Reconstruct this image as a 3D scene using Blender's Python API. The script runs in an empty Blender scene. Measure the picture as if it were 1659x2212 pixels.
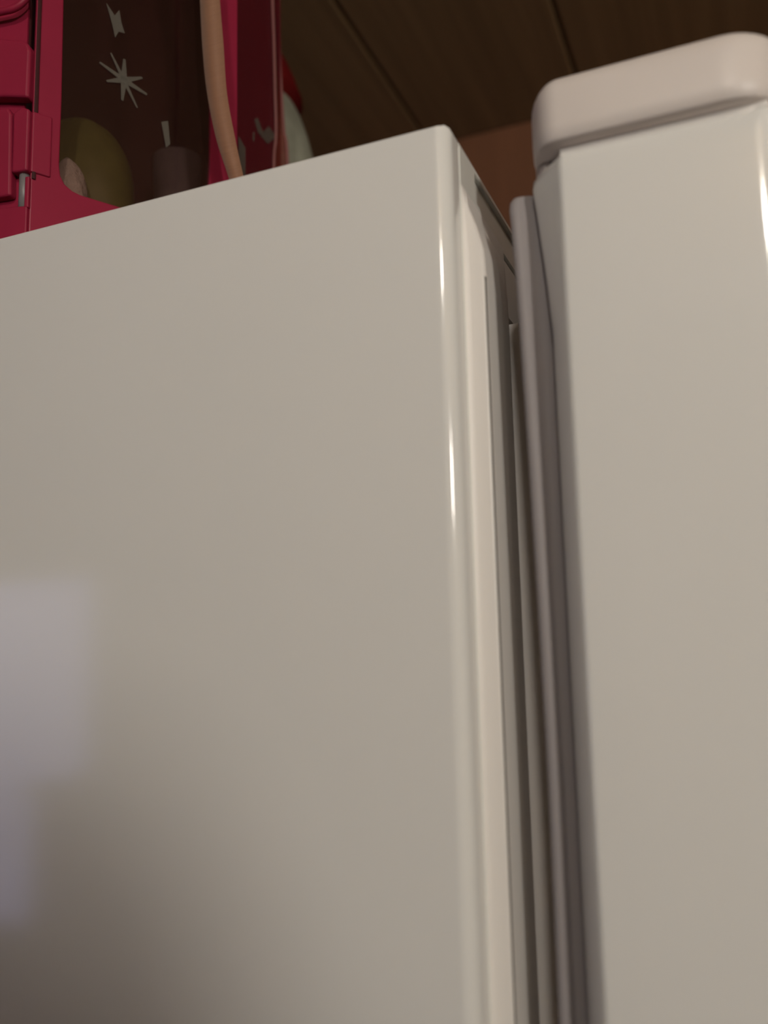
import bpy, bmesh, math, random
from mathutils import Vector, Matrix
random.seed(4)
C = bpy.context.scene.collection
S = bpy.context.scene
PI = math.pi

# ------------------------------------------------------------------ camera
cam_d = bpy.data.cameras.new('camera')
cam = bpy.data.objects.new('camera', cam_d); C.objects.link(cam); S.camera = cam
cam_d.sensor_fit = 'VERTICAL'; cam_d.sensor_height = 36.0
cam_d.lens = 1860.0/2212.0*36.0
cam_d.clip_start = 0.01; cam_d.clip_end = 50
rot = Matrix(((0.38747251, -0.11819335, -0.91427314),
              (-0.92161576, -0.07346310, -0.38108735),
              (-0.02212335, 0.99026941, -0.13739379)))
M4 = rot.normalized().to_4x4(); M4.translation = Vector((-0.3, -0.0945, 1.5026))
cam.matrix_world = M4
cam_d.dof.use_dof = True
cam_d.dof.focus_distance = 0.43
cam_d.dof.aperture_fstop = 4.8

# ------------------------------------------------------------------ world / exposure
S.view_settings.view_transform = 'Standard'
S.view_settings.look = 'None'
S.view_settings.exposure = -0.02
S.view_settings.gamma = 1.0
S.view_settings.use_curve_mapping = False
w = bpy.data.worlds.new('dusk_sky'); S.world = w; w.use_nodes = True
bg = w.node_tree.nodes['Background']
bg.inputs[0].default_value = (0.50, 0.50, 0.86, 1)      # blue dusk outside the window
bg.inputs[1].default_value = 2.1

LAMP_WARM = (1.0, 0.95, 0.86)
L1_POS, L1_R, L1_E = (-1.26, -1.14, 1.86), 0.045, 228.0       # standing lamp globe
L2_POS, L2_R, L2_E = (-1.12, -0.34, 2.150), 0.040, 243.0     # ceiling lamp globe

# ------------------------------------------------------------------ materials
def mat(name, col, rough=0.5, spec=0.5, noise=None, bump=None, coat=0.0, sheen=0.0, sub=None):
    m = bpy.data.materials.new(name); m.use_nodes = True
    nt = m.node_tree; b = nt.nodes['Principled BSDF']
    b.inputs['Base Color'].default_value = (*col, 1)
    b.inputs['Roughness'].default_value = rough
    b.inputs['Specular IOR Level'].default_value = spec
    b.inputs['Coat Weight'].default_value = coat
    if sheen: b.inputs['Sheen Weight'].default_value = sheen
    tc = nt.nodes.new('ShaderNodeTexCoord')
    if noise:                                   # (scale xyz, amount)
        sc, amt = noise
        mp = nt.nodes.new('ShaderNodeMapping'); mp.inputs['Scale'].default_value = sc
        nt.links.new(tc.outputs['Object'], mp.inputs[0])
        n = nt.nodes.new('ShaderNodeTexNoise'); n.inputs['Scale'].default_value = 1.0; n.inputs['Detail'].default_value = 6
        nt.links.new(mp.outputs[0], n.inputs['Vector'])
        cr = nt.nodes.new('ShaderNodeValToRGB')
        cr.color_ramp.elements[0].position = .3; cr.color_ramp.elements[1].position = .7
        cr.color_ramp.elements[0].color = (*[c*(1-amt) for c in col], 1)
        cr.color_ramp.elements[1].color = (*[min(1, c*(1+amt)) for c in col], 1)
        nt.links.new(n.outputs['Fac'], cr.inputs[0]); nt.links.new(cr.outputs[0], b.inputs['Base Color'])
    if bump:                                    # (scale, strength, distance)
        n2 = nt.nodes.new('ShaderNodeTexNoise'); n2.inputs['Scale'].default_value = bump[0]; n2.inputs['Detail'].default_value = 3
        nt.links.new(tc.outputs['Object'], n2.inputs['Vector'])
        bp = nt.nodes.new('ShaderNodeBump'); bp.inputs['Strength'].default_value = bump[1]; bp.inputs['Distance'].default_value = bump[2]
        nt.links.new(n2.outputs['Fac'], bp.inputs['Height']); nt.links.new(bp.outputs[0], b.inputs['Normal'])
    return m

def film(name, tint, body, fac, rough=0.12, gloss=0.07):
    """thin clear vinyl: mostly see-through, a little body colour, a little gloss"""
    m = bpy.data.materials.new(name); m.use_nodes = True
    nt = m.node_tree; nt.nodes.clear()
    o = nt.nodes.new('ShaderNodeOutputMaterial')
    t = nt.nodes.new('ShaderNodeBsdfTransparent'); t.inputs[0].default_value = (*tint, 1)
    d = nt.nodes.new('ShaderNodeBsdfDiffuse'); d.inputs[0].default_value = (*body, 1)
    g = nt.nodes.new('ShaderNodeBsdfGlossy'); g.inputs[0].default_value = (.9, .9, .9, 1); g.inputs['Roughness'].default_value = rough
    n = nt.nodes.new('ShaderNodeTexNoise'); n.inputs['Scale'].default_value = 25
    tc = nt.nodes.new('ShaderNodeTexCoord'); nt.links.new(tc.outputs['Object'], n.inputs['Vector'])
    bp = nt.nodes.new('ShaderNodeBump'); bp.inputs['Strength'].default_value = .25; bp.inputs['Distance'].default_value = .004
    nt.links.new(n.outputs['Fac'], bp.inputs['Height']); nt.links.new(bp.outputs[0], g.inputs['Normal'])
    m1 = nt.nodes.new('ShaderNodeMixShader'); m1.inputs[0].default_value = fac
    nt.links.new(t.outputs[0], m1.inputs[1]); nt.links.new(d.outputs[0], m1.inputs[2])
    m2 = nt.nodes.new('ShaderNodeMixShader'); m2.inputs[0].default_value = gloss
    nt.links.new(m1.outputs[0], m2.inputs[1]); nt.links.new(g.outputs[0], m2.inputs[2])
    nt.links.new(m2.outputs[0], o.inputs[0])
    return m

def emit(name, col, s):
    m = bpy.data.materials.new(name); m.use_nodes = True
    nt = m.node_tree; nt.nodes.clear()
    o = nt.nodes.new('ShaderNodeOutputMaterial'); e = nt.nodes.new('ShaderNodeEmission')
    e.inputs[0].default_value = (*col, 1); e.inputs[1].default_value = s
    nt.links.new(e.outputs[0], o.inputs[0]); return m

M_white = mat('white_enamel', (.765, .75, .715), .095, .45, noise=((5, 5, 5), .012), bump=(400, .02, .0002))
M_cap = mat('white_cap_plastic', (.69, .62, .575), .40, .4, bump=(600, .05, .0004))
M_frame = mat('white_frame_paint', (.77, .77, .72), .24, .45)
M_liner = mat('white_liner_plastic', (.78, .74, .70), .38, .4)
M_inner = mat('bright_white_liner', (.86, .80, .76), .35, .4)
M_seam = mat('dark_grey_seam', (.15, .135, .11), .6, .3)  # dark grey strip colour for the groove beside the inner edge
M_gasket = mat('grey_white_gasket', (.29, .262, .262), .55, .3)
M_ceil = mat('dark_varnished_wood', (.27, .18, .09), .5, .3, noise=((2, 60, 60), .18), bump=(120, .15, .001))
M_gap = mat('dark_wood_backing', (.09, .06, .03), .8, .2)
M_wall = mat('red_brown_wood', (.20, .083, .040), .55, .25, noise=((30, 30, 3), .12), bump=(90, .1, .001))
M_room = mat('brown_room_wall', (.13, .115, .112), .7, .2, noise=((3, 3, 3), .06))
M_floor = mat('brown_floor', (.14, .09, .06), .5, .3, noise=((40, 3, 3), .2))
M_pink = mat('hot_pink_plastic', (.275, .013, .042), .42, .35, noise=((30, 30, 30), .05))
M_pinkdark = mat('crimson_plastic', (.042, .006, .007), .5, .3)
M_film = film('clear_vinyl', (.76, .69, .66), (.22, .08, .07), .03)
M_filmred = film('red_tinted_vinyl', (.72, .42, .42), (.21, .028, .040), .42, .15, .05)
M_edge = film('pale_vinyl_edge', (.7, .5, .5), (.30, .13, .12), .8)
M_print_glint = film('frosty_print_and_glint', (.8, .8, .8), (.28, .25, .20), .25, .5, .02)  # serves the prints and the painted film glint
M_ribbon = mat('beige_satin', (.27, .135, .078), .5, .3, noise=((90, 90, 900), .06), bump=(1500, .15, .0003), sheen=.2)
M_green = mat('olive_green_glaze', (.21, .23, .075), .45, .4, noise=((40, 40, 40), .15))
M_puff = mat('white_fluff', (.80, .76, .72), .9, .1, noise=((200, 200, 200), .1), bump=(500, .8, .002))
M_slate = mat('slate_grey_plastic', (.20, .18, .20), .5, .4)
M_tan = mat('brown_wrapping', (.25, .15, .09), .6, .3, noise=((60, 60, 60), .12))
M_red = mat('red_felt', (.15, .008, .008), .9, .1, noise=((300, 300, 300), .15), bump=(700, .5, .001))
M_redcloth = mat('dark_red_cloth', (.18, .03, .028), .9, .1, noise=((120, 120, 120), .2), bump=(400, .5, .001))
M_steel = mat('grey_steel_pin', (.20, .18, .18), .4, .5)
M_wood = mat('brown_furniture_wood', (.20, .10, .05), .5, .4, noise=((3, 3, 40), .2))
M_caster = mat('dark_caster', (.035, .03, .035), .9, .1, noise=((200, 200, 200), .2))
M_wframe = mat('white_window_paint', (.7, .68, .64), .4, .4)
M_glass = film('window_glass', (.97, .98, 1), (.5, .5, .5), .01, .02, .04)
M_brass = mat('brass', (.5, .33, .12), .35, .5)
M_pendL1 = emit('lit_globe_side', LAMP_WARM, L1_E)
M_pendL2 = emit('lit_globe_top', (1.0, .95, .86), L2_E)

# ------------------------------------------------------------------ helpers
def link(name, me, m, parent=None, smooth=False):
    me.name = name
    o = bpy.data.objects.new(name, me); C.objects.link(o)
    if m: me.materials.append(m)
    if parent: o.parent = parent
    if smooth:
        for p in me.polygons: p.use_smooth = True
    return o

def obj(name, bm, m, parent=None, smooth=False):
    bmesh.ops.recalc_face_normals(bm, faces=bm.faces)
    me = bpy.data.meshes.new(name); bm.to_mesh(me); bm.free()
    if parent is not None:                       # builders use world coordinates
        me.transform(Matrix.Translation(-parent_loc(parent)))
    return link(name, me, m, parent, smooth)

LOC = {}
def parent_loc(p):
    v = Vector((0, 0, 0)); q = p
    while q is not None:
        v += Vector(q.location); q = q.parent
    return v

def thing(name, label, cat, loc, group=None):
    o = bpy.data.objects.new(name, None); C.objects.link(o)
    o.location = loc; o.empty_display_size = .02
    o['label'] = label; o['category'] = cat
    if group: o['group'] = group
    return o
def tag(o, label, cat, group=None):
    o['label'] = label; o['category'] = cat
    if group: o['group'] = group
    return o
def struct(o): o['kind'] = 'structure'; return o

def box(bm, a, b, bev=0.0, seg=2):
    x0, y0, z0 = a; x1, y1, z1 = b
    t = bmesh.new()
    bmesh.ops.create_cube(t, size=1)
    for v in t.verts: v.co = Vector((x0+(v.co.x+.5)*(x1-x0), y0+(v.co.y+.5)*(y1-y0), z0+(v.co.z+.5)*(z1-z0)))
    if bev: bmesh.ops.bevel(t, geom=list(t.edges), offset=bev, segments=seg, affect='EDGES', profile=.5)
    merge(bm, t)
def merge(bm, t):
    me = bpy.data.meshes.new('t'); t.to_mesh(me); t.free(); bm.from_mesh(me); bpy.data.meshes.remove(me)

def prism(bm, poly, z0, z1):
    """closed vertical prism over polygon [(x,y)]"""
    n = len(poly)
    a = [bm.verts.new((x, y, z0)) for x, y in poly]; b = [bm.verts.new((x, y, z1)) for x, y in poly]
    for i in range(n): bm.faces.new((a[i], a[(i+1) % n], b[(i+1) % n], b[i]))
    bm.faces.new(a[::-1]); bm.faces.new(b)

def loft(bm, rings, cap=True, closed=True):
    V = [[bm.verts.new(p) for p in r] for r in rings]
    n = len(V[0])
    for i in range(len(V)-1):
        for j in range(n if closed else n-1):
            bm.faces.new((V[i][j], V[i][(j+1) % n], V[i+1][(j+1) % n], V[i+1][j]))
    if cap and closed:
        bm.faces.new(V[0][::-1]); bm.faces.new(V[-1])

def arc(cx, cy, r, a0, a1, n):
    return [(cx+r*math.cos(math.radians(a0+(a1-a0)*i/n)), cy+r*math.sin(math.radians(a0+(a1-a0)*i/n))) for i in range(n+1)]

def tube(bm, pts, r, n=10):
    rings = []
    pts = [Vector(p) for p in pts]
    for i, p in enumerate(pts):
        d = (pts[min(i+1, len(pts)-1)]-pts[max(i-1, 0)]).normalized()
        u = d.cross(Vector((0.3, .2, 1)))
        if u.length < .1: u = d.cross(Vector((1, 0, 0)))
        u.normalize(); v = d.cross(u)
        rr = r[i] if isinstance(r, (list, tuple)) else r
        rings.append([p+u*rr*math.cos(2*PI*k/n)+v*rr*math.sin(2*PI*k/n) for k in range(n)])
    loft(bm, rings)

def smoothpath(pts, k=6):
    P = [Vector(p) for p in pts]; out = []
    for i in range(len(P)-1):
        p0 = P[max(i-1, 0)]; p1 = P[i]; p2 = P[i+1]; p3 = P[min(i+2, len(P)-1)]
        for s in range(k):
            t = s/k
            out.append(.5*((2*p1)+(p2-p0)*t+(2*p0-5*p1+4*p2-p3)*t*t+(-p0+3*p1-3*p2+p3)*t**3))
    out.append(P[-1]); return out

def ellipsoid(bm, c, r, nu=28, nv=16, wob=0.0):
    t = bmesh.new(); bmesh.ops.create_uvsphere(t, u_segments=nu, v_segments=nv, radius=1)
    for v in t.verts:
        k = 1+wob*math.sin(5*v.co.x+3*v.co.z)*math.cos(4*v.co.y)
        v.co = Vector((c[0]+r[0]*v.co.x*k, c[1]+r[1]*v.co.y*k, c[2]+r[2]*v.co.z*k))
    merge(bm, t)

def lathe(bm, c, prof, n=28):
    rings = [[(c[0]+r*math.cos(2*PI*k/n), c[1]+r*math.sin(2*PI*k/n), c[2]+z) for k in range(n)] for r, z in prof]
    loft(bm, rings)

# ------------------------------------------------------------------ the room
CZ = 2.2326
bm = bmesh.new(); box(bm, (-1.6, -2.1, -.05), (.96, 2.5, 0)); struct(obj('floor', bm, M_floor))
bm = bmesh.new(); box(bm, (-1.6, -2.1, CZ+.008), (.96, 2.5, CZ+.06)); ceil = struct(obj('ceiling', bm, M_gap))
# ceiling planks run along x; joints at y = .065 and .298
joints = [-2.0, -1.85, -1.62, -1.39, -1.16, -.93, -.70, -.465, -.235, .065, .298, .531, .764, .997, 1.23, 1.463, 1.696, 1.929, 2.162, 2.4]
for a, b in zip(joints, joints[1:]):
    bm = bmesh.new()
    box(bm, (-1.5, a+.0020, CZ), (.86, b-.0020, CZ+.012), .0025, 1)
    obj('plank', bm, M_ceil, ceil)
bm = bmesh.new(); box(bm, (.86, -2.1, 0), (.96, 2.5, CZ)); struct(obj('wall_front', bm, M_wall))
bm = bmesh.new(); box(bm, (-1.5, 2.4, 0), (.86, 2.5, CZ)); struct(obj('wall_left', bm, M_room))
bm = bmesh.new(); box(bm, (-1.5, -2.1, 0), (.86, -2.0, CZ)); struct(obj('wall_right', bm, M_room))
WY0, WY1, WZ0, WZ1 = 1.47, 2.12, .72, 1.70
bm = bmesh.new()
box(bm, (-1.6, -2.1, 0), (-1.5, WY0, CZ)); box(bm, (-1.6, WY1, 0), (-1.5, 2.5, CZ))
box(bm, (-1.6, WY0, 0), (-1.5, WY1, WZ0)); box(bm, (-1.6, WY0, WZ1), (-1.5, WY1, CZ))
struct(obj('wall_back', bm, M_room))
bm = bmesh.new(); f = .035
box(bm, (-1.56, WY0, WZ0), (-1.51, WY0+f, WZ1)); box(bm, (-1.56, WY1-f, WZ0), (-1.51, WY1, WZ1))
box(bm, (-1.56, WY0+f, WZ0), (-1.51, WY1-f, WZ0+f)); box(bm, (-1.56, WY0+f, WZ1-f), (-1.51, WY1-f, WZ1))
win = struct(obj('window_1', bm, M_wframe))
bm = bmesh.new(); box(bm, (-1.54, WY0+f, WZ0+f), (-1.536, WY1-f, WZ1-f)); obj('pane', bm, M_glass, win)

# ------------------------------------------------------------------ refrigerator
ZT = 1.70; FD = .56; FW = .58
fr = thing('refrigerator', 'tall white refrigerator with its door standing slightly ajar', 'refrigerator', (FW/2, FD/2, 0))

def outer_skin():
    """left side, back, right side as one bent sheet, rounded front edges turning into the front frame"""
    r = .0062
    prof = [(.0145, .0006), (.0138, .0001), (.012, 0)] + [(r+0.0*0, 0)]
    prof += [(r-r*math.sin(math.radians(t)), r-r*math.cos(math.radians(t))) for t in range(9, 91, 9)]
    prof += [(0, .1), (0, .25), (0, .4), (0, FD-.01), (.01, FD), (FW-.01, FD), (FW, FD-.01), (FW, r)]
    prof += [(FW-r+r*math.sin(math.radians(t)), r-r*math.cos(math.radians(t))) for t in range(81, -1, -9)]
    prof += [(FW-.0145, 0.0006)]
    inner = []
    return prof
bm = bmesh.new()
pr = outer_skin()
zs = [.03, .5, 1.0, 1.4, ZT-.0016, ZT-.0005, ZT]
V = []
for z in zs:
    ins = 0 if z < ZT-.001 else (.0004 if z < ZT else .0016)
    V.append([bm.verts.new((min(max(x, ins), FW-ins), min(max(y, ins), FD-ins), z)) for x, y in pr])
for i in range(len(V)-1):
    for j in range(len(pr)-1): bm.faces.new((V[i][j], V[i][j+1], V[i+1][j+1], V[i+1][j]))
bm.faces.new(V[-1])
bmesh.ops.recalc_face_normals(bm, faces=bm.faces)
me = bpy.data.meshes.new('cabinet'); bm.to_mesh(me); bm.free(); me.transform(Matrix.Translation(-parent_loc(fr)))
cab = link('cabinet', me, M_white, fr, True)
cab.modifiers.new('n', 'WEIGHTED_NORMAL').keep_sharp = True

# painted steel front frame: two stiles, top and bottom rail, with a shallow pressed valley
bm = bmesh.new()
def stile(x0, sgn):
    prof = [(.0145, .0006), (.0150, 0), (.0465, 0), (.0478, .0012), (.0478, .012), (.0145, .012)]
    pts = [(x0+sgn*x, y) for x, y in prof]
    prism(bm, pts, .05, ZT-.0165)
    prof = [(.0145, .0006), (.0150, 0), (.036, 0), (.036, .012), (.0145, .012)]
    prism(bm, [(x0+sgn*x, y) for x, y in prof], ZT-.0165, ZT-.0025)
stile(0, 1); stile(FW, -1)
box(bm, (.036, .0022, ZT-.0165), (FW-.036, .012, ZT-.002))
box(bm, (.0145, 0.0002, ZT-.003), (FW-.0145, .012, ZT-.0004), .0004, 1)
box(bm, (.0145, 0, .03), (FW-.0145, .012, .05))
obj('front_frame', bm, M_frame, fr)
# inner plastic edge behind the seam
bm = bmesh.new()
def ltrim(x0, sgn):
    prof = [(.0478, .0135), (.0478, .0005), (.0156, .0001), (.0161, -.0010), (.0163, -.0020), (.0164, -.0073), (.0167, -.0078), (.0170, -.0079), (.0171, -.0040), (.0201, -.0040), (.0202, -.0079), (.0300, -.0082), (.0420, -.0080),
            (.0470, -.0074), (.0540, -.0064), (.0640, -.0049), (.0740, -.0030), (.0810, -.0012), (.0850, .0010), (.0850, .04), (.081, .04), (.076, .0135)]
    P_ = lambda k: [(x0+sgn*x, y if y > 0 else y*k) for x, y in prof]
    loft(bm, [[(x, y, z) for x, y in P_(k)] for z, k in ((.06, 1), (1.640, 1), (1.654, .90), (1.665, .55), (1.674, .15), (ZT-.0185, .02))])
ltrim(0, 1); ltrim(FW, -1)
box(bm, (.085, .002, ZT-.05), (FW-.085, .04, ZT-.0185), .002, 1)
box(bm, (.085, .002, .06), (FW-.085, .04, .085), .002, 1)
obj('liner_edge', bm, M_liner, fr)
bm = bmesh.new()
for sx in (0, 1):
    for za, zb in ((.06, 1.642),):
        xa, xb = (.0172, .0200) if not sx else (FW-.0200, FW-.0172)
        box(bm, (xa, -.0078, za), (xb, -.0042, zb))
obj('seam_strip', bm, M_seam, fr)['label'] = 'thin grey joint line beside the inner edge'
# inside of the cabinet
bm = bmesh.new()
i0, i1, j1, k0, k1 = .0765, FW-.0765, FD-.05, .075, ZT-.045
P = lambda x, y, z: bm.verts.new((x, y, z))
a, b, c, d = P(i0, .02, k0), P(i1, .02, k0), P(i1, .02, k1), P(i0, .02, k1)
e, f_, g, h = P(i0, j1, k0), P(i1, j1, k0), P(i1, j1, k1), P(i0, j1, k1)
for q in ((a, b, f_, e), (b, c, g, f_), (c, d, h, g), (d, a, e, h), (e, f_, g, h)): bm.faces.new(q)
obj('inner_liner', bm, M_inner, fr)
for z in (.45, .75, 1.05, 1.35):
    bm = bmesh.new(); box(bm, (i0, .07, z), (i1, j1, z+.006)); obj('shelf', bm, M_liner, fr)

# door
DZ = 1.6765
door_y1 = -.122; r2 = .012
def door_back(z):
    t = [(1.672, -.0287), (1.662, -.0298), (1.638, -.0320), (1.6126, -.0338), (1.5114, -.0338), (1.3, -.0340), (0, -.0340)]
    if z >= t[0][0]: return t[0][1]
    for (za, ya), (zb, yb) in zip(t, t[1:]):
        if z >= zb: return ya+(yb-ya)*(za-z)/(za-zb)
def door_ring(z, cut=0.0):
    yb = door_back(z)
    k = (yb+.0410)
    left = [(.020, yb), (.0172, yb), (.0155, yb-.0004), (.0120, -.0410+k*.78), (.0080, -.0410+k*.48), (.0045, -.0410+k*.22), (.0020, -.0411), (.0006, -.0422), (0, -.0440), (0, -.06), (0, -.08), (0, -.1080)]
    left = [(x+cut, y-cut*.6 if y > -.045 else y) for x, y in left]
    front = [(r2-r2*math.cos(math.radians(t)), -.1088-r2*math.sin(math.radians(t))) for t in range(8, 91, 8)]
    right = [(FW-x, y) for x, y in reversed(front)] + [(FW-x, y) for x, y in reversed(left)]
    return [(x, y, z) for x, y in left+front+right]
bm = bmesh.new()
zz = [.06, .5, 1.0, 1.3, 1.5114, 1.56, 1.6126, 1.625, 1.638, 1.65, 1.662, 1.668, 1.672]
rings = [door_ring(z) for z in zz] + [door_ring(1.6755, .0006), door_ring(DZ, .002)]
loft(bm, rings)
door = obj('door', bm, M_white, fr, True)
door.modifiers.new('n', 'WEIGHTED_NORMAL')
# door cap
def cap_ring(z, ins, hook=0):
    rb = .0128
    x0 = -.0004; yb = -.0298
    pts = [(.03, yb-ins)]
    R = rb
    RX = .019
    pts += [(x0+RX-(RX-ins)*math.sin(math.radians(t)), yb-R+(R-ins)*math.cos(math.radians(t))) for t in range(0, 91, 9)]
    pts += [(x0+ins, -.06), (x0+ins, -.08), (x0+ins, -.098)]
    F = .023
    pts += [(x0+F-(F-ins)*math.cos(math.radians(t)), -.100-(F-ins)*math.sin(math.radians(t))) for t in range(0, 91, 9)]
    pts += [(FW+.0004-(x-x0), y) for x, y in reversed(pts)]
    return [(x, y, z) for x, y in pts]
bm = bmesh.new()
rr = .0105; zt = 1.7095
rings = [cap_ring(1.6814, .0012), cap_ring(1.6822, .0002), cap_ring(1.688, 0), cap_ring(zt-rr, 0)]
rings += [cap_ring(zt-rr+rr*math.sin(math.radians(t)), rr*.8*(1-math.cos(math.radians(t)))) for t in range(12, 91, 13)]
loft(bm, rings)
capo = obj('door_cap', bm, M_cap, door, True)
# short hooked end of the cap on the back edge
bm = bmesh.new()
pl = [(.0150, -.0376), (.0132, -.0366), (.0134, -.0340), (.0160, -.0312), (.0200, -.0298), (.030, -.0296), (.030, -.0376)]
rings = [[(x+.0016, y-.0016, 1.6712) for x, y in pl], [(x+.0004, y-.0006, 1.6722) for x, y in pl], [(x, y, 1.6740) for x, y in pl], [(x, y, 1.6830) for x, y in pl]]
loft(bm, rings)
obj('cap_end', bm, M_cap, door, True).modifiers.new('n', 'WEIGHTED_NORMAL')
# core joining door and cap: the recessed dark groove
bm = bmesh.new(); box(bm, (.006, -.114, DZ-.002), (FW-.006, -.042, 1.684)); obj('groove', bm, M_liner, door)
# inner panel of the door
bm = bmesh.new()
box(bm, (.022, -.0372, .08), (FW-.022, -.0325, 1.655), .001, 1)
for xa, xb in ((.0875, .100), (FW-.100, FW-.0875)):
    prism(bm, [(xa, -.034), (xb, -.034), (xb, .040), (xa, .040)], .12, 1.646)
obj('door_liner', bm, M_inner, door)
# magnetic gasket: soft two-lobed strip around the inner panel
yfz = [(1.6735, -.0215), (1.6725, -.0200), (1.6705, -.0190), (1.667, -.0187), (1.6600, -.0191), (1.6400, -.0199), (1.6192, -.0205), (1.57, -.0216), (1.5121, -.0226), (1.4463, -.0234), (1.3678, -.0233), (1.0, -.0233), (.1, -.0233)]
def gring(z, yf, s, mir):
    c = -.0338
    # section: flat foot on the door, pinched neck, soft bulb facing the cabinet
    pr = [(.0225, c), (.0205, c+.0020), (.0202, c+.0040), (.0196, c+.0058), (.0186, yf-.0058), (.0170, yf-.0046), (.0161, yf-.0030), (.0163, yf-.0014), (.0176, yf-.0003), (.0200, yf), (.0310, yf),
          (.0335, yf-.0012), (.0340, yf-.0040), (.0325, c+.0022), (.0335, c)]
    cx = .0235; pr = [(x+.0010, y+.0003) for x, y in pr]
    return [((cx+(x-cx)*s) if not mir else FW-(cx+(x-cx)*s), y, z) for x, y in pr]
bm = bmesh.new()
for mir in (0, 1):
    rings = []
    for i, (z, yf) in enumerate(yfz):
        s = {0: .35, 1: .7, 2: .9}.get(i, 1)
        rings.append(gring(z, yf, s, mir))
    loft(bm, rings)
box(bm, (.03, -.0335, 1.655), (FW-.03, -.020, 1.668), .003, 2)
box(bm, (.03, -.0335, .10), (FW-.03, -.020, .115), .003, 2)
obj('gasket', bm, M_gasket, door, True)
# hidden foot and hinge
for x in (.05, FW-.05):
    for y in (.05, FD-.06):
        bm = bmesh.new(); lathe(bm, (x, y, 0), [(.018, 0), (.02, .004), (.016, .03), (.016, .06)], 14); obj('foot', bm, M_slate, fr, True)

# ------------------------------------------------------------------ clear case on top of the refrigerator
K1 = Vector((.030, .2261, 0)); dr = Vector((.867, -.498, 0)).normalized(); dl = Vector((-.25, .968, 0)).normalized()
nr = Vector((dr.y, -dr.x, 0));  nr = nr if nr.dot(Vector((-1, -1, 0))) > 0 else -nr
nl = Vector((-dl.y, dl.x, 0)); nl = nl if nl.x < 0 else -nl
K0 = K1-dr*.0139
K2 = Vector((.1216, .1735, 0)); K3 = Vector((.193, .1836, 0)); d2 = (K3-K2).normalized(); n2 = Vector((d2.y, -d2.x, 0))
if n2.y > 0: n2 = -n2
TZ = 2.01
case = thing('toy_case', 'hot pink plastic case with clear film sides and frosty stars, on refrigerator top', 'case', (.11, .235, ZT))
def slab(bm, K, d, n, u0, u1, z0, z1, o0, o1, bev=0.0):
    """box lying on a vertical face: along d from u0 to u1, outward along n from o0 to o1"""
    t = bmesh.new(); bmesh.ops.create_cube(t, size=1)
    for v in t.verts:
        u = u0+(v.co.x+.5)*(u1-u0); o = o0+(v.co.y+.5)*(o1-o0); z = z0+(v.co.z+.5)*(z1-z0)
        v.co = Vector((u, o, z))
    if bev: bmesh.ops.bevel(t, geom=list(t.edges), offset=bev, segments=3, affect='EDGES', profile=.5)
    for v in t.verts: v.co = K+d*v.co.x+n*v.co.y+Vector((0, 0, v.co.z))
    merge(bm, t)
def plate(bm, K, d, n, outline, o0, o1):
    """extruded outline [(u,z)] on a vertical face"""
    a = [bm.verts.new(K+d*u+n*o0+Vector((0, 0, z))) for u, z in outline]
    b = [bm.verts.new(K+d*u+n*o1+Vector((0, 0, z))) for u, z in outline]
    m = len(outline)
    for i in range(m): bm.faces.new((a[i], a[(i+1) % m], b[(i+1) % m], b[i]))
    bm.faces.new(a[::-1]); bm.faces.new(b)
# left corner post with filleted foot running into the bottom rail (one moulded frame round the window)
ut = .1055+.0139
U = lambda u: u+.0139            # along dr from K0
bm = bmesh.new()
outl = [(U(-.0139), ZT+.0005), (ut, ZT+.0005), (ut, ZT+.0385), (ut-.02, ZT+.0385), (U(.034), ZT+.0385), (U(.012), ZT+.0390)]
outl += [(U(.0075), ZT+.0400), (U(.0035), ZT+.0425), (U(.0012), ZT+.0465), (U(.0004), ZT+.052), (U(.0006), ZT+.09), (U(.0), ZT+.15), (U(0), TZ), (U(-.0139), TZ)]
plate(bm, K0, dr, nr, outl, -.003, 0)
o = obj('frame', bm, M_pink, case)
bv = o.modifiers.new('b', 'BEVEL'); bv.width = .0007; bv.segments = 2; bv.limit_method = 'ANGLE'
# dark raised strip painting the shaded gap next to the corner
bm = bmesh.new(); slab(bm, K0, dr, nr, U(-.0139)+.0004, U(-.0115), ZT+.04, TZ-.002, -.0002, .0010, .0004); obj('gap_shade_strip', bm, M_pinkdark, case)
# right corner post
bm = bmesh.new()
outl = [(U(.0868), ZT+.038), (U(.1055), ZT+.038), (U(.1055), TZ), (U(.0885), TZ), (U(.0880), ZT+.09), (U(.0865), ZT+.05)]
plate(bm, K0, dr, nr, outl, -.003, 0.0002)
o = obj('post', bm, M_pink, case)
# film window
bm = bmesh.new(); slab(bm, K0, dr, nr, U(-.002), U(.090), ZT+.03, TZ-.004, -.0018, -.0012); obj('clear_panel', bm, M_film, case)
# side film from K2 to K3
bm = bmesh.new(); slab(bm, K2, d2, n2, -.0005, (K3-K2).length, ZT+.002, TZ-.004, -.0014, -.0006); obj('clear_panel', bm, M_filmred, case)
bm = bmesh.new()
tube(bm, smoothpath([(.1785, .1813, TZ-.01), (.1789, .1810, 1.9426), (.181, .1812, 1.9087), (.1823, .1813, 1.8745), (.1836, .1815, 1.8442), (.1790, .1808, 1.8135), (.177, .180, 1.702)]), .0010, 8)
obj('piping', bm, M_edge, case, True)
bm = bmesh.new()
tube(bm, smoothpath([(.1985, .1885, TZ-.01), (.1975, .1871, 1.9576), (.1972, .1862, 1.9207), (.197, .1845, 1.8842), (.197, .1827, 1.8553), (.197, .1799, 1.8284), (.197, .178, 1.702)]), .0010, 8)
obj('piping', bm, M_edge, case, True)
bm = bmesh.new()
lf = smoothpath([(.1785, .1813, TZ-.01), (.1789, .1810, 1.9426), (.181, .1812, 1.9087), (.1823, .1813, 1.8745), (.1836, .1815, 1.8442), (.1790, .1808, 1.8135), (.177, .180, 1.702)])
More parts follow.
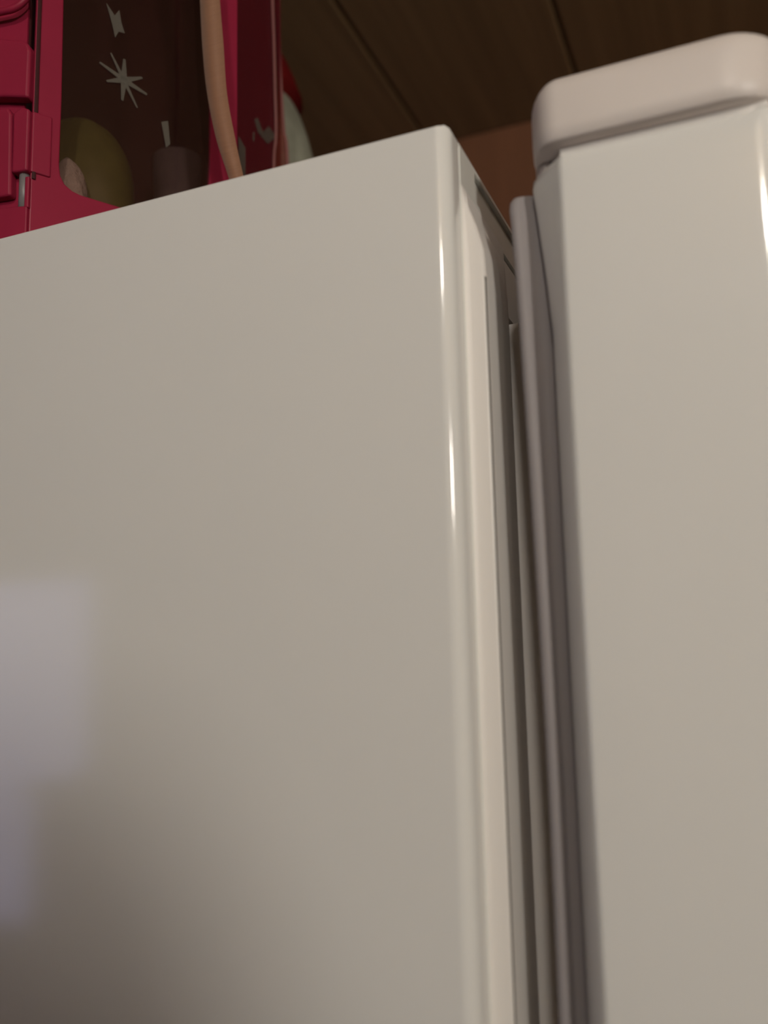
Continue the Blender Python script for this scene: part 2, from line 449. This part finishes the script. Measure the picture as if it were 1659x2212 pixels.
rt = smoothpath([(.1985, .1885, TZ-.01), (.1975, .1871, 1.9576), (.1972, .1862, 1.9207), (.197, .1845, 1.8842), (.197, .1827, 1.8553), (.197, .1799, 1.8284), (.197, .178, 1.702)])
A = [bm.verts.new(p+Vector((0, .0003, 0))) for p in lf]; B = [bm.verts.new(p+Vector((0, .0003, 0))) for p in rt]
for i in range(len(A)-1): bm.faces.new((A[i], B[i], B[i+1], A[i+1]))
bmesh.ops.solidify(bm, geom=list(bm.faces), thickness=.0006)
o = obj('seam_flap', bm, film('reddish_flap', (.75, .5, .5), (.34, .07, .05), .55), case)
# back, top and base shells
A4 = K0+dl*.052; D4 = Vector((.215, .243, 0)); E4 = Vector((.10, .345, 0))
def wallseg(bm, p, q, z0, z1, th=.002):
    d = (q-p).normalized(); n = Vector((d.y, -d.x, 0)); L = (q-p).length
    slab(bm, p, d, n, 0, L, z0, z1, 0, th)
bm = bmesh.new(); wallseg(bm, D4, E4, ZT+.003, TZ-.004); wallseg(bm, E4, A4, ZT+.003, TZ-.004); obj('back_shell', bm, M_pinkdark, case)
bm = bmesh.new(); wallseg(bm, K3, D4, ZT+.003, TZ-.004, .0008); obj('clear_panel', bm, M_filmred, case)
poly = [(p.x, p.y) for p in (A4, K0, K2, K3, D4, E4)]
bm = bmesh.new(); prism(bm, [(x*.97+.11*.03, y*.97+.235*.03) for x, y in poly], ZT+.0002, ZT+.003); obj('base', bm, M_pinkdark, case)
bm = bmesh.new(); prism(bm, poly, TZ-.004, TZ+.004); obj('lid', bm, M_pink, case)

# hinge side (left face), u measured from the corner K0 along dl
H = lambda u: max(0.0, u-.0165)
bm = bmesh.new(); slab(bm, K0, dl, nl, .0005, .052, ZT+.0005, 1.7245, -.004, .0016, .0007); obj('bottom_rail', bm, M_pink, case)
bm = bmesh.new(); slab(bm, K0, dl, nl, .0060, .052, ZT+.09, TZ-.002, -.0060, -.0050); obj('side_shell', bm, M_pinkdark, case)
bm = bmesh.new(); slab(bm, K0, dl, nl, .0068, .052, 1.7245, TZ-.002, -.0045, -.0030); obj('side_plate', bm, M_pink, case)
# upper knuckle block with sloped shoulder
bm = bmesh.new()
plate(bm, K0, dl, nl, [(.0006, 1.7835), (.0135, 1.7855), (.046, 1.789), (.046, 1.8285), (.020, 1.8200), (.0055, 1.8165), (.0018, 1.8145), (.0004, 1.8105)], -.003, .0042)
o = obj('hinge_knuckle', bm, M_pink, case)
b_ = o.modifiers.new('b', 'BEVEL'); b_.width = .0016; b_.segments = 3; b_.limit_method = 'ANGLE'
# wide lower plate wrapping the corner onto the post
bm = bmesh.new()
plate(bm, K0, dl, nl, [(.0, 1.7430), (.0088, 1.7425), (.0092, 1.7760), (.0045, 1.7790), (.0, 1.7770)], -.0030, .0036)
o = obj('hinge_knuckle', bm, M_pink, case)
b_ = o.modifiers.new('b', 'BEVEL'); b_.width = .0012; b_.segments = 3; b_.limit_method = 'ANGLE'
bm = bmesh.new(); slab(bm, K0, dr, nr, -.0005, .0098, 1.7435, 1.7775, -.001, .0012, .0009); obj('hinge_plate', bm, M_pink, case)
# outer lower block
bm = bmesh.new()
plate(bm, K0, dl, nl, [(.0092, 1.7305), (.040, 1.7290), (.040, 1.7815), (.0125, 1.7800), (.0105, 1.7760)], -.003, .0028)
o = obj('hinge_knuckle', bm, M_pink, case)
b_ = o.modifiers.new('b', 'BEVEL'); b_.width = .0014; b_.segments = 3; b_.limit_method = 'ANGLE'
# corner foot right of the slot
bm = bmesh.new(); slab(bm, K0, dl, nl, -.0002, .0022, 1.7235, 1.7405, -.003, .0018, .0006); obj('hinge_foot', bm, M_pink, case)
# steel pin seen in the slot
bm = bmesh.new()
pc = K0+dl*.0042-nl*.0012
tube(bm, [(pc.x, pc.y, z) for z in (1.7246, 1.735, 1.7436)], .0026, 14)
o = obj('hinge_pin', bm, M_steel, case, True); o['label'] = 'grey hinge pin'
# moulded loop on the upper left face
lp = []
for t in range(-2, 19):
    a = math.radians(-90+ t*5 if t < 0 else -90+t*5)
    lp.append(K0+dl*(.0205+.0-.0)+Vector((0, 0, 0)))
lp = []
cu, cz, R_ = .0150, 1.8485, .0130
for t in range(0, 19):
    a = math.radians(-180+t*5)     # quarter arc from the vertical leg down to the foot
    lp.append(K0+dl*(cu+R_*math.cos(a))+nl*.0035+Vector((0, 0, cz+R_*math.sin(a))))
lp = [K0+dl*(cu-R_)+nl*.0035+Vector((0, 0, z)) for z in (1.93, 1.90, 1.87)]+lp+[K0+dl*(cu+.012)+nl*.0035+Vector((0, 0, cz-R_-.001)), K0+dl*(cu+.022)+nl*.0035+Vector((0, 0, cz-R_-.002))]
bm = bmesh.new(); tube(bm, lp, .0019, 10); obj('handle_loop', bm, M_pink, case, True)

# frosty prints and one painted glint on the film
def star(u, z, R, arms, name='star_print', K=K0, d=dr, n=nr, off=-.0008):
    bm = bmesh.new()
    for ang, ln, wd in arms:
        a = math.radians(ang); dx, dz = math.cos(a), math.sin(a); px, pz = -dz, dx
        q = [(0+px*wd, 0+pz*wd), (dx*ln*R+px*wd*.35, dz*ln*R+pz*wd*.35), (dx*ln*R-px*wd*.35, dz*ln*R-pz*wd*.35), (-px*wd, -pz*wd)]
        plate(bm, K, d, n, [(u+x, z+y) for x, y in q], off, off+.00025+.00002*(ang % 7))
    return obj(name, bm, M_print_glint, case)
star(U(.0345), 1.8155, .0135, [(90, .95, .0019), (-93, .95, .0018), (120, 1.15, .0012), (-60, 1.2, .0012), (160, 1.1, .0016), (-15, 1.05, .0018), (28, .9, .0018), (205, .8, .0018)])
bm = bmesh.new()
plate(bm, K0, dr, nr, [(U(.0235), 1.8585), (U(.0285), 1.853), (U(.031), 1.8575), (U(.0325), 1.850), (U(.0345), 1.8445), (U(.031), 1.844), (U(.0290), 1.8395), (U(.0270), 1.8475)], -.0009, -.0006)
obj('star_print', bm, M_print_glint, case)
def fleck(K, d, n, outl, name='print_and_glint_fleck'):
    bm = bmesh.new(); plate(bm, K, d, n, outl, -.0005, -.0002); obj(name, bm, M_print_glint, case)
fleck(K2, d2, n2, [(.028, 1.8345), (.034, 1.8285), (.050, 1.8300), (.060, 1.8390), (.060, 1.8425), (.066, 1.8340), (.070, 1.8300), (.0715, 1.8360), (.066, 1.8440), (.052, 1.8440), (.042, 1.8335), (.033, 1.8385)])
fleck(K2, d2, n2, [(.0262, 1.8245), (.0278, 1.8250), (.0268, 1.8180), (.0252, 1.8190)])
fleck(K2, d2, n2, [(.0035, 1.8080), (.013, 1.8060), (.013, 1.775), (.0045, 1.775)])
fleck(K0, dr, nr, [(U(.057), 1.798), (U(.061), 1.800), (U(.0625), 1.786), (U(.060), 1.783)])  # reflection streak on the film, painted as a pale mark

# ------------------------------------------------------------------ things inside the case
zc = ZT+.0031
bm = bmesh.new(); ellipsoid(bm, (.076, .258, zc+.054), (.026, .040, .054), wob=.02)
tag(obj('bauble', bm, M_green, None, True), 'olive green round bauble behind the clear film of the pink case', 'ornament')
bm = bmesh.new(); ellipsoid(bm, (.046, .235, zc+.031), (.009, .013, .031), wob=.06)
tag(obj('pompom', bm, M_puff, None, True), 'small white fluffy pompom low in the left corner of the case', 'pompom')
t = thing('tumbler', 'dark slate grey tumbler right of the green bauble inside case', 'tumbler', (.150, .238, zc))
bm = bmesh.new(); lathe(bm, (.150, .238, zc), [(.011, 0), (.0135, .003), (.015, .06), (.0165, .118), (.0150, .118), (.0135, .05), (.012, .006)]); obj('cup', bm, M_slate, t, True)
bm = bmesh.new(); lathe(bm, (.150, .238, zc), [(.0115, .0061), (.0125, .03), (.013, .055), (.004, .056)]); obj('filling', bm, M_tan, t, True)

# ------------------------------------------------------------------ plush snowman-like ornament behind the case
pl = thing('plush_ornament', 'white plush ornament in a red felt hat, right behind the pink case', 'ornament', (.300, .268, ZT))
bm = bmesh.new(); ellipsoid(bm, (.300, .268, ZT+.1425), (.056, .056, .1422), 32, 20)
obj('body', bm, mat('cream_plush', (.31, .31, .24), .9, .1, noise=((60, 60, 60), .12), bump=(600, .5, .001)), pl, True)
bm = bmesh.new()
rings = []
for i in range(12):
    s = i/11; z = ZT+.256+.15*s
    r = .040*(1-s)**.75+.004
    cy = .272+.045*s*s
    rings.append([(.298+r*math.cos(a), cy+r*(1+.10*math.sin(3*a+7*s))*math.sin(a), z+.006*math.sin(2*a)*(1-s)) for a in [2*PI*k/26 for k in range(26)]])
loft(bm, rings)
obj('hat', bm, M_red, pl, True)
# ------------------------------------------------------------------ beige ribbon
bm = bmesh.new()
ctr = [((.085, .1758+.003, 1.92), (.085, .162+.004, 1.92)), ((.085, .1758, 1.8723), (.085, .162, 1.8677)), ((.085, .1739, 1.842), (.085, .1593, 1.8376)), ((.085, .1705, 1.8119), (.085, .157, 1.8081)),
       ((.085, .164, 1.7816), (.085, .1514, 1.7784)), ((.085, .1553, 1.7549), (.085, .1457, 1.7534)), ((.083, .150, 1.735), (.083, .140, 1.735)),
       ((.080, .146, 1.715), (.080, .136, 1.715)), ((.076, .143, 1.7035), (.076, .133, 1.7035)), ((.066, .138, 1.7008), (.066, .128, 1.7008)), ((.045, .130, 1.7006), (.045, .120, 1.7006))]
top = [((.088, .205, TZ+.0105), (.098, .193, TZ+.0105)), ((.078, .194, TZ+.006), (.083, .183, TZ+.006)), ((.0775, .187, 1.985), (.0800, .174, 1.985)), ((.081, .183, 1.955), (.082, .170, 1.955))]
ctr = top+ctr
La = smoothpath([a for a, b in ctr], 5); Rb = smoothpath([b for a, b in ctr], 5)
rings = []
for a, b in zip(La, Rb):
    n_ = Vector((.0007, .0004, 0)); rings.append([a-n_*.5, b-n_*.5, b+n_*.5, a+n_*.5])
loft(bm, rings)
tag(obj('ribbon', bm, M_ribbon, None, True), 'flat beige ribbon hanging down in front of the pink case', 'ribbon')

# ------------------------------------------------------------------ behind the camera: lamps of the room, added light blockers
lp1 = thing('floor_lamp', 'standing lamp with a tall warm lit glass shade, behind the viewer', 'lamp', (L1_POS[0], L1_POS[1], 0))
bm = bmesh.new(); ellipsoid(bm, L1_POS, (L1_R, L1_R, .105), 24, 18); obj('globe', bm, M_pendL1, lp1, True)
bm = bmesh.new(); lathe(bm, (L1_POS[0], L1_POS[1], 0), [(.13, 0), (.13, .015), (.02, .03), (.011, .06), (.011, L1_POS[2]-.120), (.03, L1_POS[2]-.110), (.03, L1_POS[2]-.093)]); obj('stand', bm, M_brass, lp1, True)
lp2 = thing('ceiling_lamp', 'small lit globe lamp fixed to the plank ceiling', 'lamp', (L2_POS[0], L2_POS[1], CZ))
bm = bmesh.new(); ellipsoid(bm, L2_POS, (L2_R,)*3, 24, 14); obj('globe', bm, M_pendL2, lp2, True)
bm = bmesh.new(); lathe(bm, (L2_POS[0], L2_POS[1], 0), [(.03, L2_POS[2]+L2_R-.008), (.05, CZ-.012), (.05, CZ)]); obj('mount', bm, M_brass, lp2, True)

# unseen blocker added to cast the viewer's shadow on the refrigerator's lower left
cs = thing('shadow_caster', 'unseen shadow caster in coat stand shape, added behind the viewer', 'shadow caster', (-.66, -.065, 0))
bm = bmesh.new(); lathe(bm, (-.66, -.065, 0), [(.16, 0), (.16, .02), (.03, .04), (.018, .08), (.018, 1.70), (.026, 1.72), (.012, 1.75)]); obj('pole', bm, M_wood, cs, True)
ct = []
for z, rx, ry, cy in [(.35, .10, .21, -.28), (.8, .11, .23, -.29), (1.2, .11, .245, -.30), (1.48, .10, .265, -.30), (1.575, .085, .262, -.30), (1.605, .07, .245, -.30), (1.628, .055, .18, -.27), (1.65, .055, .13, -.12), (1.69, .060, .115, -.065), (1.725, .060, .105, -.06)]:
    ct.append([(-.66+rx*math.cos(a)*(1+.06*math.sin(6*a)), cy+ry*math.sin(a)*(1+.04*math.sin(7*a)), z) for a in [2*PI*k/36 for k in range(36)]])
bm = bmesh.new(); loft(bm, ct); obj('coat', bm, M_caster, cs)  # coat shape, filled out to block the lamps
bm = bmesh.new(); lathe(bm, (-.66, -.065, 0), [(.05, 1.720), (.110, 1.717), (.112, 1.725), (.095, 1.735), (.094, 1.79), (.086, 1.818), (.03, 1.829)], 32); obj('hat', bm, M_caster, cs, True)  # hat shape, blocks the ceiling lamp for the same added shadow

sb = thing('added_cupboard', 'unseen wooden cupboard added below the window to notch its reflection', 'cabinet', (-1.39, 1.20, 0))  # unseen, added to cut a step into the window's reflection
bm = bmesh.new(); box(bm, (-1.49, .91, .04), (-1.31, 1.48, 1.14), .006); obj('body', bm, M_wood, sb)
bm = bmesh.new(); box(bm, (-1.495, .90, 1.14), (-1.29, 1.50, 1.165), .005); obj('top', bm, M_wood, sb)
for y in (.92, 1.20):
    bm = bmesh.new(); box(bm, (-1.31, y, .08), (-1.296, y+.27, 1.10), .003); dd = obj('door', bm, M_wood, sb)
    bm = bmesh.new(); ellipsoid(bm, (-1.286, y+.24 if y < 1.1 else y+.03, .7), (.012, .012, .012), 12, 8); obj('knob', bm, M_brass, dd, True)
bm = bmesh.new(); box(bm, (-1.48, .93, 0), (-1.33, 1.46, .04)); obj('plinth', bm, M_wood, sb)
